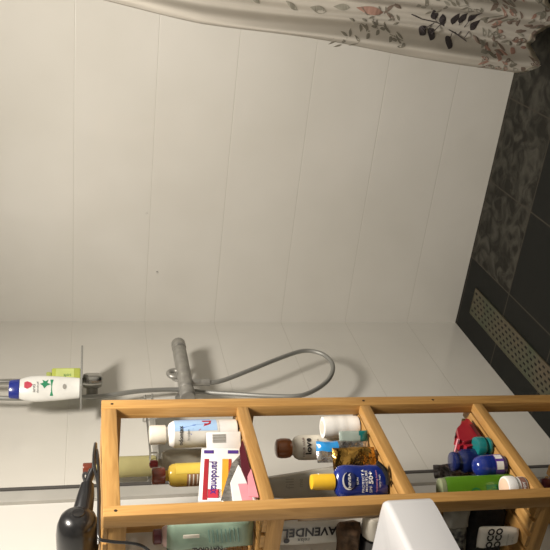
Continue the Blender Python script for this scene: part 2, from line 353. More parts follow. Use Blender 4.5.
acr = vary(mat('frosted_acrylic', (.42, .42, .39), .2, trans=.35), (9, 9, 9), .05)
bm = bmesh.new(); box(bm, (-.014, -.115, -.003), (.072, .120, .003), .001); from_bm('tray_plate', bm, acr, tr, None, True, 40)
# ------------------------------------------------------------------ products: view-facing azimuth of the shelf front
PH = math.radians(-50); RZ = math.radians(40)
def bottle(name, label, cat, loc, prof, body, capprof, capm, sx=1, sy=1, rot=RZ, tilt=(0, 0), group=None, sq=2, capname='cap', capn=28):
    t = thing(name, label, cat, loc, rot, group, tilt)
    lathe('body', prof, body, t, sx, sy, sq=sq)
    if capprof: lathe(capname, capprof, capm, t, n=capn, sx=1 if capname == 'cap' else sx)
    return t
def rnd(r, h, e=.006, neck=None):
    p = [(r * .7, 0), (r - .001, .001), (r, .004), (r, h - e * 2), (r * .96, h - e), (r * .8, h - e * .3)]
    if neck: p += [(neck, h), (neck, h + .006)]
    else: p += [(r * .5, h)]
    return p
def cap(r, z, h): return [(r * .96, z), (r, z + .001), (r, z + h - .004), (r * .93, z + h - .001), (r * .8, z + h)]
FR = -PI / 2  # local azimuth that faces the viewer once the empty is turned by RZ
# ---- shower tray: shampoo (cap up) and green bottle
t = thing('shampoo_bottle', 'white shampoo bottle with dark blue cap on the shower tray', 'shampoo bottle', (-1.400, 2.115, 1.5182), math.radians(52), None, (0, .0))
shw = plastic('shampoo_white', (.78, .78, .74), .3)
prof = [(.026, 0), (.031, .002), (.033, .02), (.038, .08), (.040, .12), (.039, .145), (.034, .165), (.030, .176)]
lathe('body', prof, shw, t, 1.02, .55)
lathe('cap', [(.030, .1765), (.0305, .178), (.029, .199), (.026, .206), (.012, .207)], plastic('cap_blue', (.02, .035, .26), .25, .5), t, sx=1.0, sy=.62)
f = on_cyl(.0395, .0212, FR, 0)
def disc(name, u0, v0, ru, rv, m, parent, fn, n=20, label=None, shape=None):
    bm = bmesh.new(); cc = bm.verts.new(fn(u0, v0)); pts = shape or [(math.cos(2 * PI * k / n), math.sin(2 * PI * k / n)) for k in range(n)]
    vs = [bm.verts.new(fn(u0 + a * ru, v0 + b_ * rv)) for a, b_ in pts]
    for i in range(len(vs)): bm.faces.new((cc, vs[i], vs[(i + 1) % len(vs)]))
    return from_bm(name, bm, m, parent, label)
disc('label_badge', .004, .150, .009, .012, plastic('badge_red', (.55, .06, .1)), t, on_cyl(.0375, .0205, FR, 0, .002), shape=[(-1, .3), (-.7, 1), (.7, 1), (1, .3), (.6, -.6), (0, -1), (-.6, -.6)])
pg = plastic('logo_green', (.03, .25, .12))
disc('label_swirl', .006, .101, .011, .016, pg, t, f, shape=[(-1, .2), (-.4, .5), (0, 1), (.3, .4), (1, .6), (.6, 0), (1, -.5), (.2, -.3), (-.1, -1), (-.4, -.3)])
letters('anti', .013, dark, t, on_cyl(.039, .021, FR, 0, .0018), at=(-.004, .134))
letters('dandruff', .008, dark, t, on_cyl(.039, .021, FR, 0, .0018), at=(-.002, .123))
disc('label_bar', -.003, .083, .020, .0045, pg, t, on_cyl(.0375, .0205, FR, 0, .002), shape=[(-1, -1), (1, -1), (1, 1), (-1, 1)])
disc('label_foot', -.001, .046, .006, .005, grey, t, on_cyl(.036, .0195, FR, 0, .002))
t = thing('shower_gel_bottle', 'pale green translucent bottle behind the white shampoo bottle on the tray', 'shower gel', (-1.436, 2.222, 1.5182), math.radians(52))
t.location = (-1.402, 2.200, 1.5182)
bm = bmesh.new(); box(bm, (-.034, -.0, 0), (.02, .022, .088), .005); from_bm('body', bm, plastic('lime_plastic', (.45, .5, .10), .25), t, None, True, 40)
boxo('cap', (-.02, .003, .0885), (.008, .019, .104), plastic('lime_cap', (.4, .45, .12)), t, .003)
bm = bmesh.new(); box(bm, (-.03, -.0012, .02), (.016, -.0004, .075)); from_bm('front_label', bm, plastic('lime_label', (.55, .62, .2)), t)
letters('soft', .016, dgreen, t, flat(-.0018), at=(-.006, .04), rot=PI / 2)
# ---- wall caddy with oil bottle (beyond the shelf unit)
t = thing('wall_caddy', 'narrow chrome wall ledge on tiled left wall seen behind the wooden shelf', 'wall shelf', (-1.45, 1.93, 1.306))
boxo('ledge', (-.052, -.14, -.004), (.05, .15, 0), steel, t, .001)
tubeo('guard_rail', [(-.05, -.135, .02), (.046, -.135, .02), (.046, .145, .02), (-.05, .145, .02)], .003, chrome, t, sub=0)
for y in (-.134, .144): tubeo('guard_post', [(.046, y, 0), (.046, y, .02)], .0025, chrome, t, sub=0)
olive = clearp('olive_oil', (.50, .45, .21), .2, trans=.25)
t = bottle('oil_bottle', 'tall olive yellow bottle with red-brown cap on ledge behind the shelf', 'bottle', (-1.456, 1.805, 1.3064), [(.02, 0), (.027, .002), (.029, .008), (.029, .125), (.026, .142), (.016, .156), (.0135, .165), (.0135, .172)], olive, cap(.0150, .172, .028), rust)
# ---- top shelf: hair dryer
hd = thing('hair_dryer', 'glossy black hair dryer lying on top of the wooden shelf', 'hair dryer', (-1.285, 1.335, 1.4672))
mb = Matrix.Translation((0, 0, .0455)) @ Matrix.Rotation(PI / 2, 4, 'Y')
lathe('barrel', [(.012, .092), (.026, .088), (.037, .078), (.043, .060), (.045, .035), (.044, 0), (.040, -.05), (.034, -.09), (.032, -.10)], black, hd, n=36, mtx=mb)
lathe('air_intake', [(.013, .0925), (.012, .0940), (.003, .0945)], black, hd, n=20, mtx=mb)
lathe('nozzle', [(.0325, -.1005), (.032, -.108), (.028, -.15), (.028, -.158)], black, hd, sx=.45, sy=1.15, n=28, mtx=mb)
tubeo('handle', [(.035, -.02, .044), (.055, .0, .042), (.070, .03, .036), (.086, .062, .030), (.097, .085, .027)], .02, black, hd, n=16, sub=0, radii=[.018, .0225, .0215, .0185, .014])
tubeo('cord_sleeve', [(.097, .085, .027), (.105, .10, .022), (.113, .112, .016)], .0085, black, hd, sub=4)
tubeo('hanging_loop', [(.094, .086, .030), (.100, .104, .036), (.106, .110, .034), (.106, .104, .024)], .003, plastic('loop_rubber', (.012, .012, .012), .7, 0), hd, sub=6)
tubeo('cord', [(.113, .112, .016), (.125, .135, .014), (.140, .145, .012), (.150, .13, .008), (.152, .07, .0048), (.150, .0, .0048), (.146, -.06, .0048), (.142, -.1, .0048), (.136, -.124, .003), (.133, -.130, -.02), (.12, -.134, -.08), (.06, -.136, -.12)], .0033, black, hd, sub=8)
tubeo('cord', [(.118, .125, .010), (.130, .152, .010), (.148, .158, .011), (.152, .09, .0145), (.140, .02, .0048), (.12, -.06, .0045), (.10, -.1, .0045)], .0036, black, hd, sub=8)
# ---- second shelf (z 1.156)
Z2 = 1.147 + .002
tb = bottle('tablet_bottle', 'white round bottle with white ribbed cap and blue banded label, behind the toothpaste box', 'bottle', (-1.128, 1.525, Z2), rnd(.032, .163, .012, .018), white, cap(.0225, .168, .038), offwhite)
tb.location = (-1.152, 1.543, Z2)
patch('label', .032, .032, FR - 1.2, FR + 1.3, .045, .150, plastic('label_cream', (.62, .60, .55)), tb)
patch('label_band', .032, .032, FR + .15, FR + 1.3, .05, .150, lblue, tb, off=.0009)
disc('label_swoosh', .02, .10, .024, .036, plastic('swoosh_blue', (.03, .09, .45)), tb, on_cyl(.032, .032, FR, 0, .0012), shape=[(-1, .3), (-.3, .9), (1, 1), (1, -1), (.1, -1), (0, .2), (-.5, .2)])
disc('label_flash', .019, .078, .014, .016, red, tb, on_cyl(.032, .032, FR, 0, .0016), shape=[(-1, 1), (1, .4), (1, -1), (.2, -.8)])
letters('odontax', .0135, dark, tb, on_cyl(.032, .032, FR, 0, .002), at=(-.006, .135), bold=.0003)
letters('kruiden', .008, dark, tb, on_cyl(.032, .032, FR, 0, .002), at=(-.004, .118))
t = bottle('grey_bottle', 'grey translucent bottle with small red cap behind brown capped shampoo', 'bottle', (-1.236, 1.548, Z2), rnd(.030, .175, .012, .008), clearp('grey_clear', (.50, .47, .38), .25, trans=.3), None, None, sx=1.0, sy=.7)
lathe('cap', [(.005, .1815), (.0085, .182), (.0105, .190), (.009, .199), (.003, .202)], plastic('knob_red', (.36, .04, .05), .3), t, n=18, off=(-.004, 0, 0))
amber = clearp('amber_shampoo', (.62, .43, .07), .2, trans=.25)
t = bottle('hair_care_bottle', 'amber yellow bottle with red-brown cap left of the toothpaste box', 'bottle', (-1.206, 1.462, Z2), rnd(.0265, .166, .010, .012), amber, cap(.0195, .173, .030), rust)
patch('label_top', .0265, .0265, FR + .1, FR + 1.4, .06, .150, plastic('label_yellow', (.58, .43, .07)), t, off=.0005)
patch('label', .0265, .0265, FR - 1.2, FR + .05, .07, .125, plastic('label_brown', (.25, .12, .05)), t)
patch('label_band', .0265, .0265, FR - 1.2, FR + .05, .06, .069, navy, t)
for i, (zz) in enumerate((.118, .109, .1, .091, .082)):
    patch('label_stripe', .0265, .0265, FR - 1.15 + .1 * i, FR + .0, zz, zz + .003, offwhite, t, off=.0011)
# toothpaste box: lies on its long edge across the view, printed front faces the camera, upside down
bt = thing('toothpaste_box', 'white toothpaste carton with red and orange stripes and purple ended flap', 'box', (-1.152, 1.372, Z2 + .014), math.radians(91), None, (math.radians(-4), math.radians(9)))
def bbox(nm, a, b, m, par, bev=.0008): return boxo(nm, a, b, m, par, bev)
bbox('carton', (-.088, -.016, .0), (.092, .014, .092), white, bt)
rf = lambda nm, x0, x1, z0, z1, m, y=-.0165: boxo(nm, (x0, y - .0004, z0), (x1, y, z1), m, bt, 0)
rf('stripe', -.086, .052, .074, .084, red); rf('stripe', -.086, .052, .030, .044, orange); rf('stripe', -.086, .052, .0235, .0295, plastic('brick_red', (.4, .05, .02)))
rf('print_field', -.080, -.052, .050, .073, plastic('crimson', (.5, .03, .06))); rf('purple_patch', .072, .084, .064, .086, purple); rf('purple_patch', .072, .084, .008, .032, purple)
letters('parodontax', .0235, purple, bt, flat(-.0172), at=(-.012, .060), rot=PI, bold=.0004)
letters('classic', .012, maroon, bt, flat(-.0172), at=(-.066, .048), rot=PI)
letters('<7', .014, dark, bt, flat(-.0172), at=(.035, .012), rot=PI)
# second carton, further back and a bit higher: only its barcode end shows
b2 = thing('medicine_box', 'small white carton with grey barcode behind the toothpaste box', 'box', (-1.148, 1.484, Z2), RZ)
bbox('carton', (-.032, -.009, 0), (.034, .009, .078), white, b2)
for i in range(9): boxo('barcode_bar', (.010 + i * .0022, -.0098, .035), (.0111 + i * .0022 + (.0004 if i % 3 else 0), -.0091, .066), grey, b2, 0)
# leaning sachets
def sachet(label, loc, w, h, t_, m, rot, tx, ty, seed, cat='sachet', name='sachet', facem=None):
    e = thing(name, label, cat, loc, rot, None, (tx, ty)); blob('pouch', w, h, t_, m, e, .004, seed, None, 10, 14, facem=facem); return e
def wedge(name, label, cat, pts, x, th, m, shift=(0, 0), crump=.0):
    """flat folded card or pouch in the y-z plane: outline pts (y, z), thickness th"""
    y0 = sum(p[0] for p in pts) / len(pts); z0 = min(p[1] for p in pts)
    e = thing(name, label, cat, (x, y0, z0)); bm = bmesh.new()
    vs = [[bm.verts.new((xx, p[0] - y0, p[1] - z0)) for p in pts] for xx in (-th / 2, th / 2)]
    bm.faces.new(vs[0][::-1]); bm.faces.new(vs[1]); n = len(pts)
    for i in range(n): bm.faces.new((vs[0][i], vs[0][(i + 1) % n], vs[1][(i + 1) % n], vs[1][i]))
    bmesh.ops.bevel(bm, geom=list(bm.edges), offset=th * .3, segments=2, affect='EDGES')
    from_bm('pouch', bm, m, e, None, True, 50); return e
zb = Z2 + .0005
wedge('sachet', 'silver grey foil sachet leaning on front of the toothpaste carton', 'sachet', [(1.440, zb), (1.395, 1.185), (1.278, 1.226), (1.262, 1.208), (1.30, zb)], -1.1255, .004, silver)
e = wedge('sachet', 'pink and white paper sachet standing among the dark red sachets', 'sachet', [(1.384, 1.172), (1.30, zb), (1.262, zb), (1.262, 1.203), (1.325, 1.199)], -1.1195, .004, white)
boxo('pink_print', (.0021, -.040, .012), (.0026, .012, .034), pink, e, 0)
wedge('sachet', 'dark red glossy pouch next to the second crossbar', 'sachet', [(1.465, zb), (1.27, zb), (1.275, 1.160), (1.361, 1.170), (1.43, 1.163)], -1.1140, .004, maroon)
wedge('sachet', 'narrow pink and white sachet nearest the front rail', 'sachet', [(1.356, zb), (1.263, zb), (1.268, 1.170), (1.330, 1.162)], -1.1085, .003, pink)
t = bottle('glass_vial', 'tiny clear vial beside the lower corner of the toothpaste carton', 'vial', (-1.125, 1.262, Z2), rnd(.0075, .1, .004, .005), clearp('vial_glass', (.62, .6, .54), .1, trans=.5), cap(.006, .107, .012), grey)
# ---- third shelf (z .845)
Z3 = .836 + .002
t = thing('cotton_pad_roll', 'white paper wrapped roll standing at the back by the far post', 'roll', (-1.154, 1.560, Z3), RZ)
bm_prof = [(.022, 0), (.026, .001), (.0270, .006)] + [(.0270 + .0006 * math.sin(i * 1.9), .01 + i * .008) for i in range(9)] + [(.0265, .086), (.026, .091), (.018, .092)]
lathe('wrapping', bm_prof, plastic('paper_white', (.85, .83, .79), .6, 0), t)
lathe('end_disc', [(.012, .0922), (.016, .0926), (.004, .0929)], offwhite, t)
t = bottle('lotion_bottle', 'cream bottle with round brown cap and dark lettering, left of white roll', 'bottle', (-1.212, 1.558, Z3), rnd(.031, .160, .014, .018), offwhite, [(.020, .165), (.023, .168), (.0245, .178), (.0245, .191), (.022, .2), (.016, .203)], brown, 1, .62)
t.location.z = Z3
letters('love', .02, dark, t, on_cyl(.031, .0195, FR, 0, .0015), at=(.002, .124), bold=.0006); letters('YOUR HAIR', .008, maroon, t, on_cyl(.031, .0195, FR, 0, .0015), at=(0, .136)); letters('shampoo', .009, dark, t, on_cyl(.031, .0195, FR, 0, .0015), at=(0, .100))
pm = clearp('refill_film', (.44, .42, .36), .3, trans=.25)
t = thing('refill_pouch', 'large grey translucent refill pouch with pointed top behind yellow capped sunscreen', 'pouch', (-1.218, 1.425, Z3), RZ - .1, None, (0, 0))
blob('pouch', .098, .262, .035, pm, t, .005, 3, None, 14, 22, top=.45, bot=1.05, freq=18)
letters('fill', .028, grey, t, flat(-.021), at=(.008, .20), rot=0); letters('me', .016, grey, t, flat(-.021), at=(.008, .175))
lathe('spout', [(.004, 0), (.006, .001), (.006, .012), (.004, .014)], grey, t, n=12, off=(.005, 0, .252))
e = thing('foil_tube', 'crumpled silver and bright blue foil tube end beside the cream bottle', 'tube', (-1.152, 1.462, Z3), RZ + .1, None, (0, 0))
blob('tube_body', .050, .130, .022, [silver, plastic('bright_blue', (.02, .25, .6), .2, .5)], e, .006, 8, facem=lambda u, v, s: 1 if (u > .45 and v > .62) else 0, freq=30)
e = thing('blister_pack', 'teal and clear plastic pack under the white roll', 'pack', (-1.128, 1.487, Z3), RZ)
blob('pack_body', .026, .072, .012, [clearp('pale_aqua', (.42, .5, .45), .2, trans=.3), teal], e, .003, 4, facem=lambda u, v, s: 1 if v < .32 else 0)
e = thing('gold_wrapper', 'crumpled gold foil wrapper above the blue sunscreen bottle', 'wrapper', (-1.118, 1.425, Z3), RZ + .15, None, (0, 0)); e.location = (-1.142, 1.412, Z3)
blob('foil', .066, .104, .022, gold, e, .012, 15, None, 9, 12, freq=22, smooth=False)
st = thing('sunscreen_bottle', 'blue sunscreen bottle with yellow cap and round white rimmed logo', 'bottle', (-1.146, 1.342, Z3 + .001), RZ + .05, None, (0, math.radians(2)))
lathe('body', [(.028, 0), (.034, .002), (.0365, .01), (.037, .04), (.0355, .058), (.037, .08), (.037, .098), (.034, .110), (.026, .118), (.018, .121)], blue, st, 1, .6, sq=2.4)
lathe('cap', [(.0165, .1215), (.0182, .1225), (.0174, .165), (.0160, .173), (.010, .174)], yellow, st, n=28)
fs = on_cyl(.037, .0222, FR, 0, .0022)
disc('logo_ring', .0, .094, .0150, .0150, white, st, fs); disc('logo', .0015, .0915, .0140, .0140, navy, st, on_cyl(.037, .0222, FR, 0, .0027))
letters('NIVEA', .0085, white, st, on_cyl(.037, .0222, FR, 0, .0033), at=(.0005, .092), bold=.0002)
letters('SUN', .006, white, st, fs, at=(0, .073)); letters('PROTECT &', .0078, white, st, fs, at=(-.0, .060), bold=.0001); letters('MOISTURE', .0078, white, st, fs, at=(-.0, .052), bold=.0001); letters('50+', .014, white, st, fs, at=(.006, .042), bold=.0004); letters('SPF', .009, white, st, fs, at=(-.014, .042))
letters('hydrating lotion', .006, pink, st, fs, at=(0, .029))
letters('very high', .006, white, st, fs, at=(0, .022))
e = thing('hair_clip', 'curved black plastic hair clip next to the base of blue sunscreen', 'hair clip', (-1.130, 1.318, Z3), RZ)
tubeo('clip_arm', [(-.004, .0, .0058), (.008, -.002, .006), (.021, -.004, .009), (.034, -.004, .017), (.045, -.001, .029)], .0055, black, e, sub=6)
tubeo('clip_arm', [(-.002, .012, .0058), (.010, .013, .006), (.024, .010, .008), (.036, .006, .014), (.045, -.001, .027)], .0045, black, e, sub=6)
e = thing('tan_tube', 'tan brown tube with rounded top nearest the front post', 'tube', (-1.158, 1.266, Z3), RZ)
blob('tube_body', .030, .222, .026, plastic('tan', (.30, .2, .11), .45), e, .001, 3, None, 12, 18, pw=.5)
# ---- fourth shelf (z .539)
Z4 = .529 + .002
e = wedge('red_carton', 'glossy red carton with pale flap edge, tipped over by the far post', 'box', [(1.560, Z4), (1.570, .552), (1.511, .582), (1.476, .616), (1.452, .598), (1.470, Z4)], -1.150, .034, plastic('carton_red', (.33, .018, .03), .3))
boxo('dark_side', (.0202, -.05, .012), (.0208, .02, .022), maroon, e, 0)
boxo('pale_edge', (-.019, -.040, .074), (.019, -.034, .079), pink, e, 0)
t = bottle('blue_bottle', 'dark blue glossy bottle below the red carton', 'bottle', (-1.172, 1.436, Z4), rnd(.030, .083, .010, .022), navy, cap(.024, .089, .012), navy, 1, .8)
patch('painted_highlight', .030, .024, FR - .6, FR + .2, .02, .045, plastic('highlight_blue', (.03, .1, .4), .3), t)  # lighter blue patch paints a gloss highlight onto the bottle
t = bottle('teal_bottle', 'small bottle with tall teal cap beside the dark blue bottle', 'bottle', (-1.140, 1.450, Z4), rnd(.022, .012, .002, .018), teal, [(.0225, .0185), (.024, .019), (.024, .036), (.0225, .039), (.017, .040)], teal)
t = bottle('roll_on_deodorant', 'rounded violet blue deodorant with white label patches', 'deodorant', (-1.137, 1.373, Z4), [(.015, 0), (.023, .002), (.0255, .010), (.0265, .03), (.0262, .044)], blue, [(.0258, .0445), (.0262, .052), (.0245, .064), (.019, .074), (.010, .079), (.002, .08)], blue)
patch('label', .0266, .0266, FR - 1.0, FR + 1.3, .012, .034, plastic('violet', (.12, .05, .3)), t)
patch('label_patch', .0266, .0266, FR - .35, FR + .35, .014, .032, white, t, off=.0011); patch('label_patch', .0266, .0266, FR + .6, FR + 1.1, .014, .032, white, t, off=.0011)
e = thing('crumpled_wrapper', 'crumpled clear plastic wrapper left of the dark blue bottle', 'wrapper', (-1.232, 1.474, Z4), RZ)
blob('film', .034, .118, .02, vary(mat('wrapper_film', (.3, .27, .27), .2, .2, trans=.2), (90, 90, 90), .3, bump=.6), e, .014, 31, None, 10, 16, freq=60, smooth=False)
gt = thing('green_gel_bottle', 'transparent bright green shower gel bottle behind the front rail', 'bottle', (-1.134, 1.288, Z4), RZ)
lathe('body', [(.030, 0), (.0345, .003), (.036, .012), (.036, .160), (.034, .170)], green, gt, 1, .55, sq=3)
lathe('cap', [(.034, .1705), (.0345, .1715), (.033, .181), (.027, .184)], clearp('clear_cap', (.45, .5, .3), .15, trans=.5), gt, sx=1, sy=.55, sq=3)
fg = flat(-.0208)
disc('leaf_print', -.014, .125, .020, .04, dgreen, gt, fg, shape=[(-.9, -1), (.1, -.6), (.7, 0), (.8, .6), (.6, 1), (.1, .7), (-.6, 0)])
disc('emblem', -.004, .102, .013, .014, dgreen, gt, flat(-.0212)); disc('emblem_field', -.004, .102, .009, .010, green, gt, flat(-.0215))
letters('E', .014, dgreen, gt, flat(-.0219), at=(-.004, .102), bold=.0005)
disc('print_box', -.0035, .062, .0175, .0135, dgreen, gt, flat(-.0212), shape=[(-1, -1), (1, -1), (1, 1), (-1, 1)])
letters('GEL', .013, green, gt, flat(-.0216), at=(-.0035, .067), bold=.0003); letters('SPORT', .009, green, gt, flat(-.0216), at=(-.0035, .056), bold=.0002)
jt = thing('cream_jar', 'white cream jar with pale peach lid at the front rail', 'jar', (-1.118, 1.292, Z4), RZ)
jt.location = (-1.124, 1.279, Z4)
gt.location = (-1.162, 1.316, Z4)
lathe('body', [(.02, 0), (.0235, .001), (.024, .004), (.024, .026)], white, jt)
patch('label', .024, .024, FR - 1.2, FR + 1.2, .004, .018, plastic('jar_brown', (.25, .13, .1)), jt)
letters('BODY', .009, white, jt, on_cyl(.024, .024, FR, 0, .0015), at=(0, .011), bold=.0003)
lathe('lid', [(.0255, .0265), (.0265, .027), (.0268, .03), (.0268, .046), (.0255, .0485), (.023, .049)], white, jt)
lathe('lid_disc', [(.0215, .0491), (.0222, .0494), (.021, .0499)], plastic('peach', (.8, .55, .4), .5), jt)
# ---- bottom shelf
bottle('dark_red_bottle', 'dark red bottle on the lowest shelf seen past the fourth crossbar', 'bottle', (-1.268, 1.455, .2235), rnd(.022, .10, .01, .011), maroon, cap(.0135, .107, .02), maroon)
# ---- things seen through the near end of the unit
e = thing('green_wipes_pack', 'sea green soft pack with white label, standing behind the near end of second shelf', 'pack', (-1.206, 1.273, Z2), 0.25, None, (0, 0))
blob('pack_body', .066, .183, .036, plastic('sea_green', (.27, .38, .29), .35), e, .003, 21, None, 14, 22, pw=.4, freq=20)
blabel = boxo('label_patch', (.002, -.0212, .118), (.010, -.0188, .152), offwhite, e, .001)
for i in range(8): tubeo('embossed_rib', [(-.012 + .002 * (i % 2), -.0192, .034 + i * .0088), (.018, -.0192, .038 + i * .0088)], .0011, plastic('deep_sea', (.10, .2, .17)), e, sub=0, n=6) 
letters('NATURAL', .014, dark, e, flat(-.0215), at=(-.024, .10), rot=PI / 2, bold=.0004)
e = thing('maroon_striped_bottle', 'white bottle with maroon checks at the near end of second shelf', 'bottle', (-1.262, 1.330, Z2), .3)
lathe('body', rnd(.024, .188, .01, None), plastic('blush', (.7, .52, .5), .35), e)
for z0 in (.153, .120, .087): patch('maroon_check', .024, .024, FR - .2, FR + .7, z0, z0 + .024, maroon, e)
lathe('cap', [(.014, .1885), (.016, .189), (.016, .204), (.012, .206)], maroon, e, n=20)
e = bottle('orange_bottle', 'orange yellow bottle behind the sea green pack', 'bottle', (-1.305, 1.375, Z2), rnd(.022, .165, .01, .01), orange, cap(.013, .171, .014), orange)
e = bottle('yellow_cap_tube', 'white tube with bright yellow cap peeking past sea green pack', 'tube', (-1.200, 1.330, Z2), rnd(.013, .06, .004, .01), plastic('bright_yellow', (.85, .75, .03)), [(.010, .0665), (.012, .067), (.011, .1), (.007, .108)], white)
le = thing('lavender_tube', 'pale tube printed with large LAVENDEL lettering on the third shelf', 'tube', (-1.262, 1.322, Z3), .2)
lw = plastic('lavender_white', (.62, .6, .54), .4)
blob('tube_body', .058, .245, .03, lw, le, .0006, 2, None, 14, 20, pw=.45)
letters('LAVENDEL', .029, dark, le, flat(-.0168), at=(.010, .165), rot=PI / 2, bold=.0008)
letters('relax', .014, dark, le, flat(-.0168), at=(-.010, .185), rot=PI / 2); disc('dot_print', -.010, .224, .006, .007, dark, le, flat(-.0168))
t = thing('black_bottle', 'black bottle with wide ivory cap and dark round mark lying under the brown pouch', 'bottle', (-1.222, 1.262, Z3 + .0005), .1)
mlie = Matrix.Translation((0, 0, .0355)) @ Matrix.Rotation(PI / 2, 4, 'Y')
lathe('body', [(.02, -.13), (.033, -.127), (.035, -.12), (.035, -.004), (.03, .0)], black, t, mtx=mlie)
lathe('cap', [(.033, .001), (.0345, .002), (.0345, .045), (.031, .052), (.018, .056)], offwhite, t, mtx=mlie)
disc('round_mark', .026, .031, .010, .010, dark, t, lambda u, v: Vector((u, -.0352 * math.cos((v - .0355) / .035), .0355 + .0352 * math.sin((v - .0355) / .035))))
e = thing('brown_pouch', 'crumpled dark brown cloth pouch by the LAVENDEL tube, on top of the black bottle', 'pouch', (-1.235, 1.262, Z3 + .0715), .2)
blob('cloth', .085, .048, .046, vary(mat('brown_cloth', (.13, .075, .04), .8), (60, 60, 60), .3, bump=.4), e, .010, 6, None, 14, 18, freq=28)
e = thing('knobbly_cap_bottle', 'bottle with grey knobbly cap lying on the black bag added for shade', 'bottle', (-1.246, 1.315, .628), .35)
lathe('body', rnd(.022, .10, .008, .012), vary(mat('patterned_dark', (.2, .2, .17), .5), (90, 90, 90), c2=(.012, .012, .02)), e, mtx=Matrix.Translation((-.105, 0, .023)) @ Matrix.Rotation(PI / 2, 4, 'Y'))
kc = blob('cap', .058, .056, .050, plastic('cap_grey', (.30, .295, .26), .5, 0), e, .006, 11, None, 12, 14, freq=30); kc.location = (.012, 0, -.001)
ct = thing('coconut_tube', 'white tube with bold black block lettering on fourth shelf', 'tube', (-1.262, 1.252, Z4), .15)
ct.location = (-1.238, 1.250, Z4)
blob('tube_body', .046, .1, .032, plastic('tube_white', (.74, .72, .66), .4), ct, .0, 2, None, 14, 20, pw=.5, top=1.15, bot=.8)
letters('COCO', .022, dark, ct, flat(-.0172), at=(-.008, .078), rot=0, bold=.001); letters('COCO', .022, dark, ct, flat(-.0172), at=(-.008, .058), rot=0, bold=.001)
for c in ct.children:
    if c.name.startswith('lettering'): c.location.x = .008
letters('hand cream', .007, grey, ct, flat(-.0165), at=(0, .035)); letters('100 ml', .006, grey, ct, flat(-.0165), at=(0, .022))
e = thing('shade_filler_bag', 'black bag added as deep shade under the bottle with knobbly cap', 'bag', (-1.275, 1.335, Z4), .2)  # black bag added to stand in for dark shade behind the shelf items
blob('shade_filler_body', .20, .095, .085, vary(mat('shade_black', (.012, .012, .014), .8), (90, 90, 90), .3, bump=.3), e, .006, 40, None, 16, 16, pw=.4, freq=12)
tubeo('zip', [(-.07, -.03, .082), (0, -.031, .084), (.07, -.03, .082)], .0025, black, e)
for o_ in list(C.objects):
    if o_.parent is None and 'label' in o_ and o_.name.split('.')[0] not in ('washbasin', 'wooden_shelf_unit', 'linear_drain', 'wall_caddy', 'oil_bottle', 'shower_mixer', 'shower_hose', 'shower_rail', 'hand_shower', 'shower_tray_shelf', 'shampoo_bottle', 'shower_gel_bottle', 'hair_dryer'):
        o_.location.x += lean(o_.location.z); o_.location.z += max(0, (XF - .19 - o_.location.x) * math.sin(LEAN)) + .0006
# ---- water drops on the back wall
for x, z, r in ((-1.293, 1.25, .0042), (-1.059, 1.298, .0032)):
    o = lathe('water_drop', [(r * .2, 0), (r * .8, .0002), (r, .001), (r * .8, .0022), (r * .2, .003)], mat('water', (.95, .95, .95), .02, trans=1, ior=1.33), None, n=14, mtx=Matrix.Rotation(PI / 2, 4, 'X'))
    o.location = (x, 2.7198, z)
    tag(o, 'larger glinting water drop on the back wall tiles' if r > .004 else 'smaller glinting water drop higher on the back wall tiles', 'water drop')
# ------------------------------------------------------------------ shower curtain
rod = thing('curtain_rod', 'white curtain rod spanning the shower above the camera view', 'curtain rod', (0, 2.3, 2.12))
tubeo('rod', [(XL + .003, 0, 0), (XR - .003, 0, 0)], .012, white, rod, sub=0)
for x in (XL + .002, XR - .014): lathe('rod_flange', [(.03, 0), (.03, .012)], white, rod, mtx=Matrix.Translation((x, 0, 0)) @ Matrix.Rotation(PI / 2, 4, 'Y'))
def edge(z):
    P = [(.10, -.400), (.23, -.396), (.515, -.370), (.83, -.349), (1.209, -.322), (1.48, -.29), (2.1, -.225)]
    for (a, xa), (b, xb) in zip(P, P[1:]):
        if z <= b: return xa + (xb - xa) * (z - a) / (b - a)
    return P[-1][1]
def hem(u):   # hem height: dips and rises with the folds
    return .222 - .058 * min(1, u / .07) - .01 * math.sin(u * 46)
def cs(u, z, off=0):
    k = max(0, min(1, (2.1 - z) / 1.6)); amp = .018 + .026 * k
    y = 2.3 + amp * math.sin(u * 41 + .5 * math.sin(z * 2.2) + 3.6) + .012 * math.sin(u * 97 + z * 3) + .004 * math.sin(u * 210 + z * 9)
    # outer fold curls back a little
    x = edge(z) + u + .004 * math.sin(z * 9 + u * 30)
    if u < .012: y += (.012 - u) * 1.2
    return Vector((x, y - off, z))
def curtain_material(col, name, al=1.0):
    m = vary(mat(name, col, .75), (6, 6, 6), .05); b = m.node_tree.nodes['Principled BSDF']
    tr_ = N(m, 'ShaderNodeBsdfTranslucent'); tr_.inputs[0].default_value = (*col, 1); mix = N(m, 'ShaderNodeMixShader'); mix.inputs[0].default_value = .3
    out = m.node_tree.nodes['Material Output']; L(m, b.outputs[0], mix.inputs[1]); L(m, tr_.outputs[0], mix.inputs[2]); L(m, mix.outputs[0], out.inputs[0]); return m
cm = [curtain_material((.60, .56, .49), 'curtain_cloth'), curtain_material((.055, .045, .045), 'print_dark'), curtain_material((.27, .25, .20), 'print_grey'), curtain_material((.45, .27, .21), 'print_rose'), curtain_material((.36, .34, .28), 'print_pale'), curtain_material((.26, .20, .16), 'print_brown'), curtain_material((.72, .66, .54), 'hem_cloth')]
bm = bmesh.new(); NU, NV = 260, 90; WU = .95; g = []
for j in range(NV + 1):
    row = []
    for i in range(NU + 1):
        u = WU * (i / NU); z0 = hem(u); z = z0 + (2.1 - z0) * (j / NV) ** 1.0; row.append(bm.verts.new(cs(u, z)))
    g.append(row)
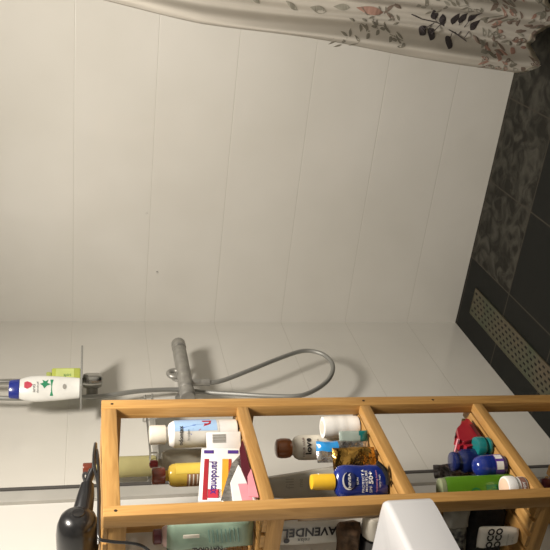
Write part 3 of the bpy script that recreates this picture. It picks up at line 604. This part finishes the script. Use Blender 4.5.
for j in range(NV):
    for i in range(NU):
        f_ = bm.faces.new((g[j][i], g[j][i + 1], g[j + 1][i + 1], g[j + 1][i])); f_.material_index = 6 if j < 1 else 0; f_.smooth = True
def leafp(x, z, ang, ln, wd, mi, off=.0012):
    """leaf printed on the cloth: x,z on the curtain, ang in degrees, 0 = up"""
    a = math.radians(ang); n = 7; L_, R_ = [], []
    for k in range(n + 1):
        t_ = k / n; hw = wd * math.sin(PI * t_ ** .8) * .5 + .0002
        cx, cz = x + math.sin(a) * ln * (t_ - .5), z + math.cos(a) * ln * (t_ - .5)
        for s, lst in ((-1, L_), (1, R_)):
            px_, pz_ = cx + math.cos(a) * hw * s, cz - math.sin(a) * hw * s
            lst.append(bm.verts.new(cs(px_ - edge(pz_), pz_, off)))
    for k in range(n):
        f_ = bm.faces.new((L_[k], R_[k], R_[k + 1], L_[k + 1])); f_.material_index = mi
def stem(pts, w, mi):
    for (xa, za), (xb, zb) in zip(pts, pts[1:]):
        d = Vector((xb - xa, zb - za)); nn = Vector((-d.y, d.x)).normalized() * w / 2; q = []
        for (x, z, s) in ((xa, za, 1), (xb, zb, 1), (xb, zb, -1), (xa, za, -1)): q.append(bm.verts.new(cs(x + nn.x * s - edge(z), z + nn.y * s, .0014)))
        f_ = bm.faces.new(q); f_.material_index = mi
stem([(-.314, .397), (-.300, .425), (-.292, .451), (-.280, .48), (-.274, .503), (-.269, .551), (-.258, .585)], .0028, 1)
for (x, z, s_) in ((-.252, .517, (-.274, .503)), (-.264, .486, (-.281, .478)), (-.3, .542, (-.276, .51)), (-.306, .515, (-.279, .49)), (-.32, .464, (-.296, .44)), (-.258, .449, (-.290, .455)), (-.253, .428, (-.297, .43)), (-.245, .401, (-.302, .42)), (-.269, .382, (-.31, .405))):
    stem([s_, (x, z)], .002, 1); ang = math.degrees(math.atan2(x - s_[0], z - s_[1])); leafp(x, z, ang, .036, .021, 1)
rnd_ = random.Random(4)
def spray(x, z, ang, ln, n, mi, sz=.02):
    a = math.radians(ang); pts = [(x + math.sin(a + .25 * math.sin(k)) * ln * k / 6, z + math.cos(a) * ln * k / 6) for k in range(7)]
    stem(pts, .0018, mi)
    for k in range(n):
        t_ = k / n * 6; i0 = int(t_); px_, pz_ = pts[i0]; s = 1 if k % 2 else -1
        leafp(px_ + math.cos(a) * .010 * s, pz_ + .006, ang + 42 * s, sz, sz * .38, mi)
spray(-.325, .62, 5, .21, 12, 2); spray(-.33, .63, 40, .10, 7, 2, .018); spray(-.28, .62, 20, .13, 8, 2, .018); spray(-.295, .72, -15, .12, 7, 2); spray(-.23, .40, 10, .16, 9, 2)
leafp(-.254, .715, 8, .085, .026, 3); leafp(-.246, .66, -60, .04, .012, 5); leafp(-.268, .65, 40, .04, .01, 5); leafp(-.232, .64, 30, .04, .010, 5)
leafp(-.25, .80, 0, .05, .02, 4); leafp(-.262, .87, 10, .05, .022, 4)
for k in range(150):
    x = rnd_.uniform(-.38, -.12); z = rnd_.uniform(.18, .37); 
    if x > edge(z) + .008: leafp(x, z, rnd_.uniform(-50, 60), rnd_.uniform(.018, .035), rnd_.uniform(.007, .014), rnd_.choice((5, 5, 2, 3, 4)))
for k in range(26):
    x = rnd_.uniform(-.235, -.12); z = rnd_.uniform(.38, .62); leafp(x, z, rnd_.uniform(20, 60), .026, .008, rnd_.choice((2, 2, 4)))
for k in range(60):
    x = rnd_.uniform(-.1, .5); z = rnd_.uniform(.3, 1.9); spray(x, z, rnd_.uniform(-30, 30), .12, 6, rnd_.choice((2, 4, 1)), .024)
for k in range(10):
    z = .95 + k * .11; x = edge(z) + rnd_.uniform(.05, .1); leafp(x, z, rnd_.uniform(-40, 40), .04, .014, 4)
me = bpy.data.meshes.new('shower_curtain'); bm.to_mesh(me); bm.free()
ct_ = link('shower_curtain', me, cm)
sd = ct_.modifiers.new('thickness', 'SOLIDIFY'); sd.thickness = .0005; sd.offset = 1
tag(ct_, 'cream shower curtain printed with dark leaf sprays hanging at right side of shower', 'shower curtain')
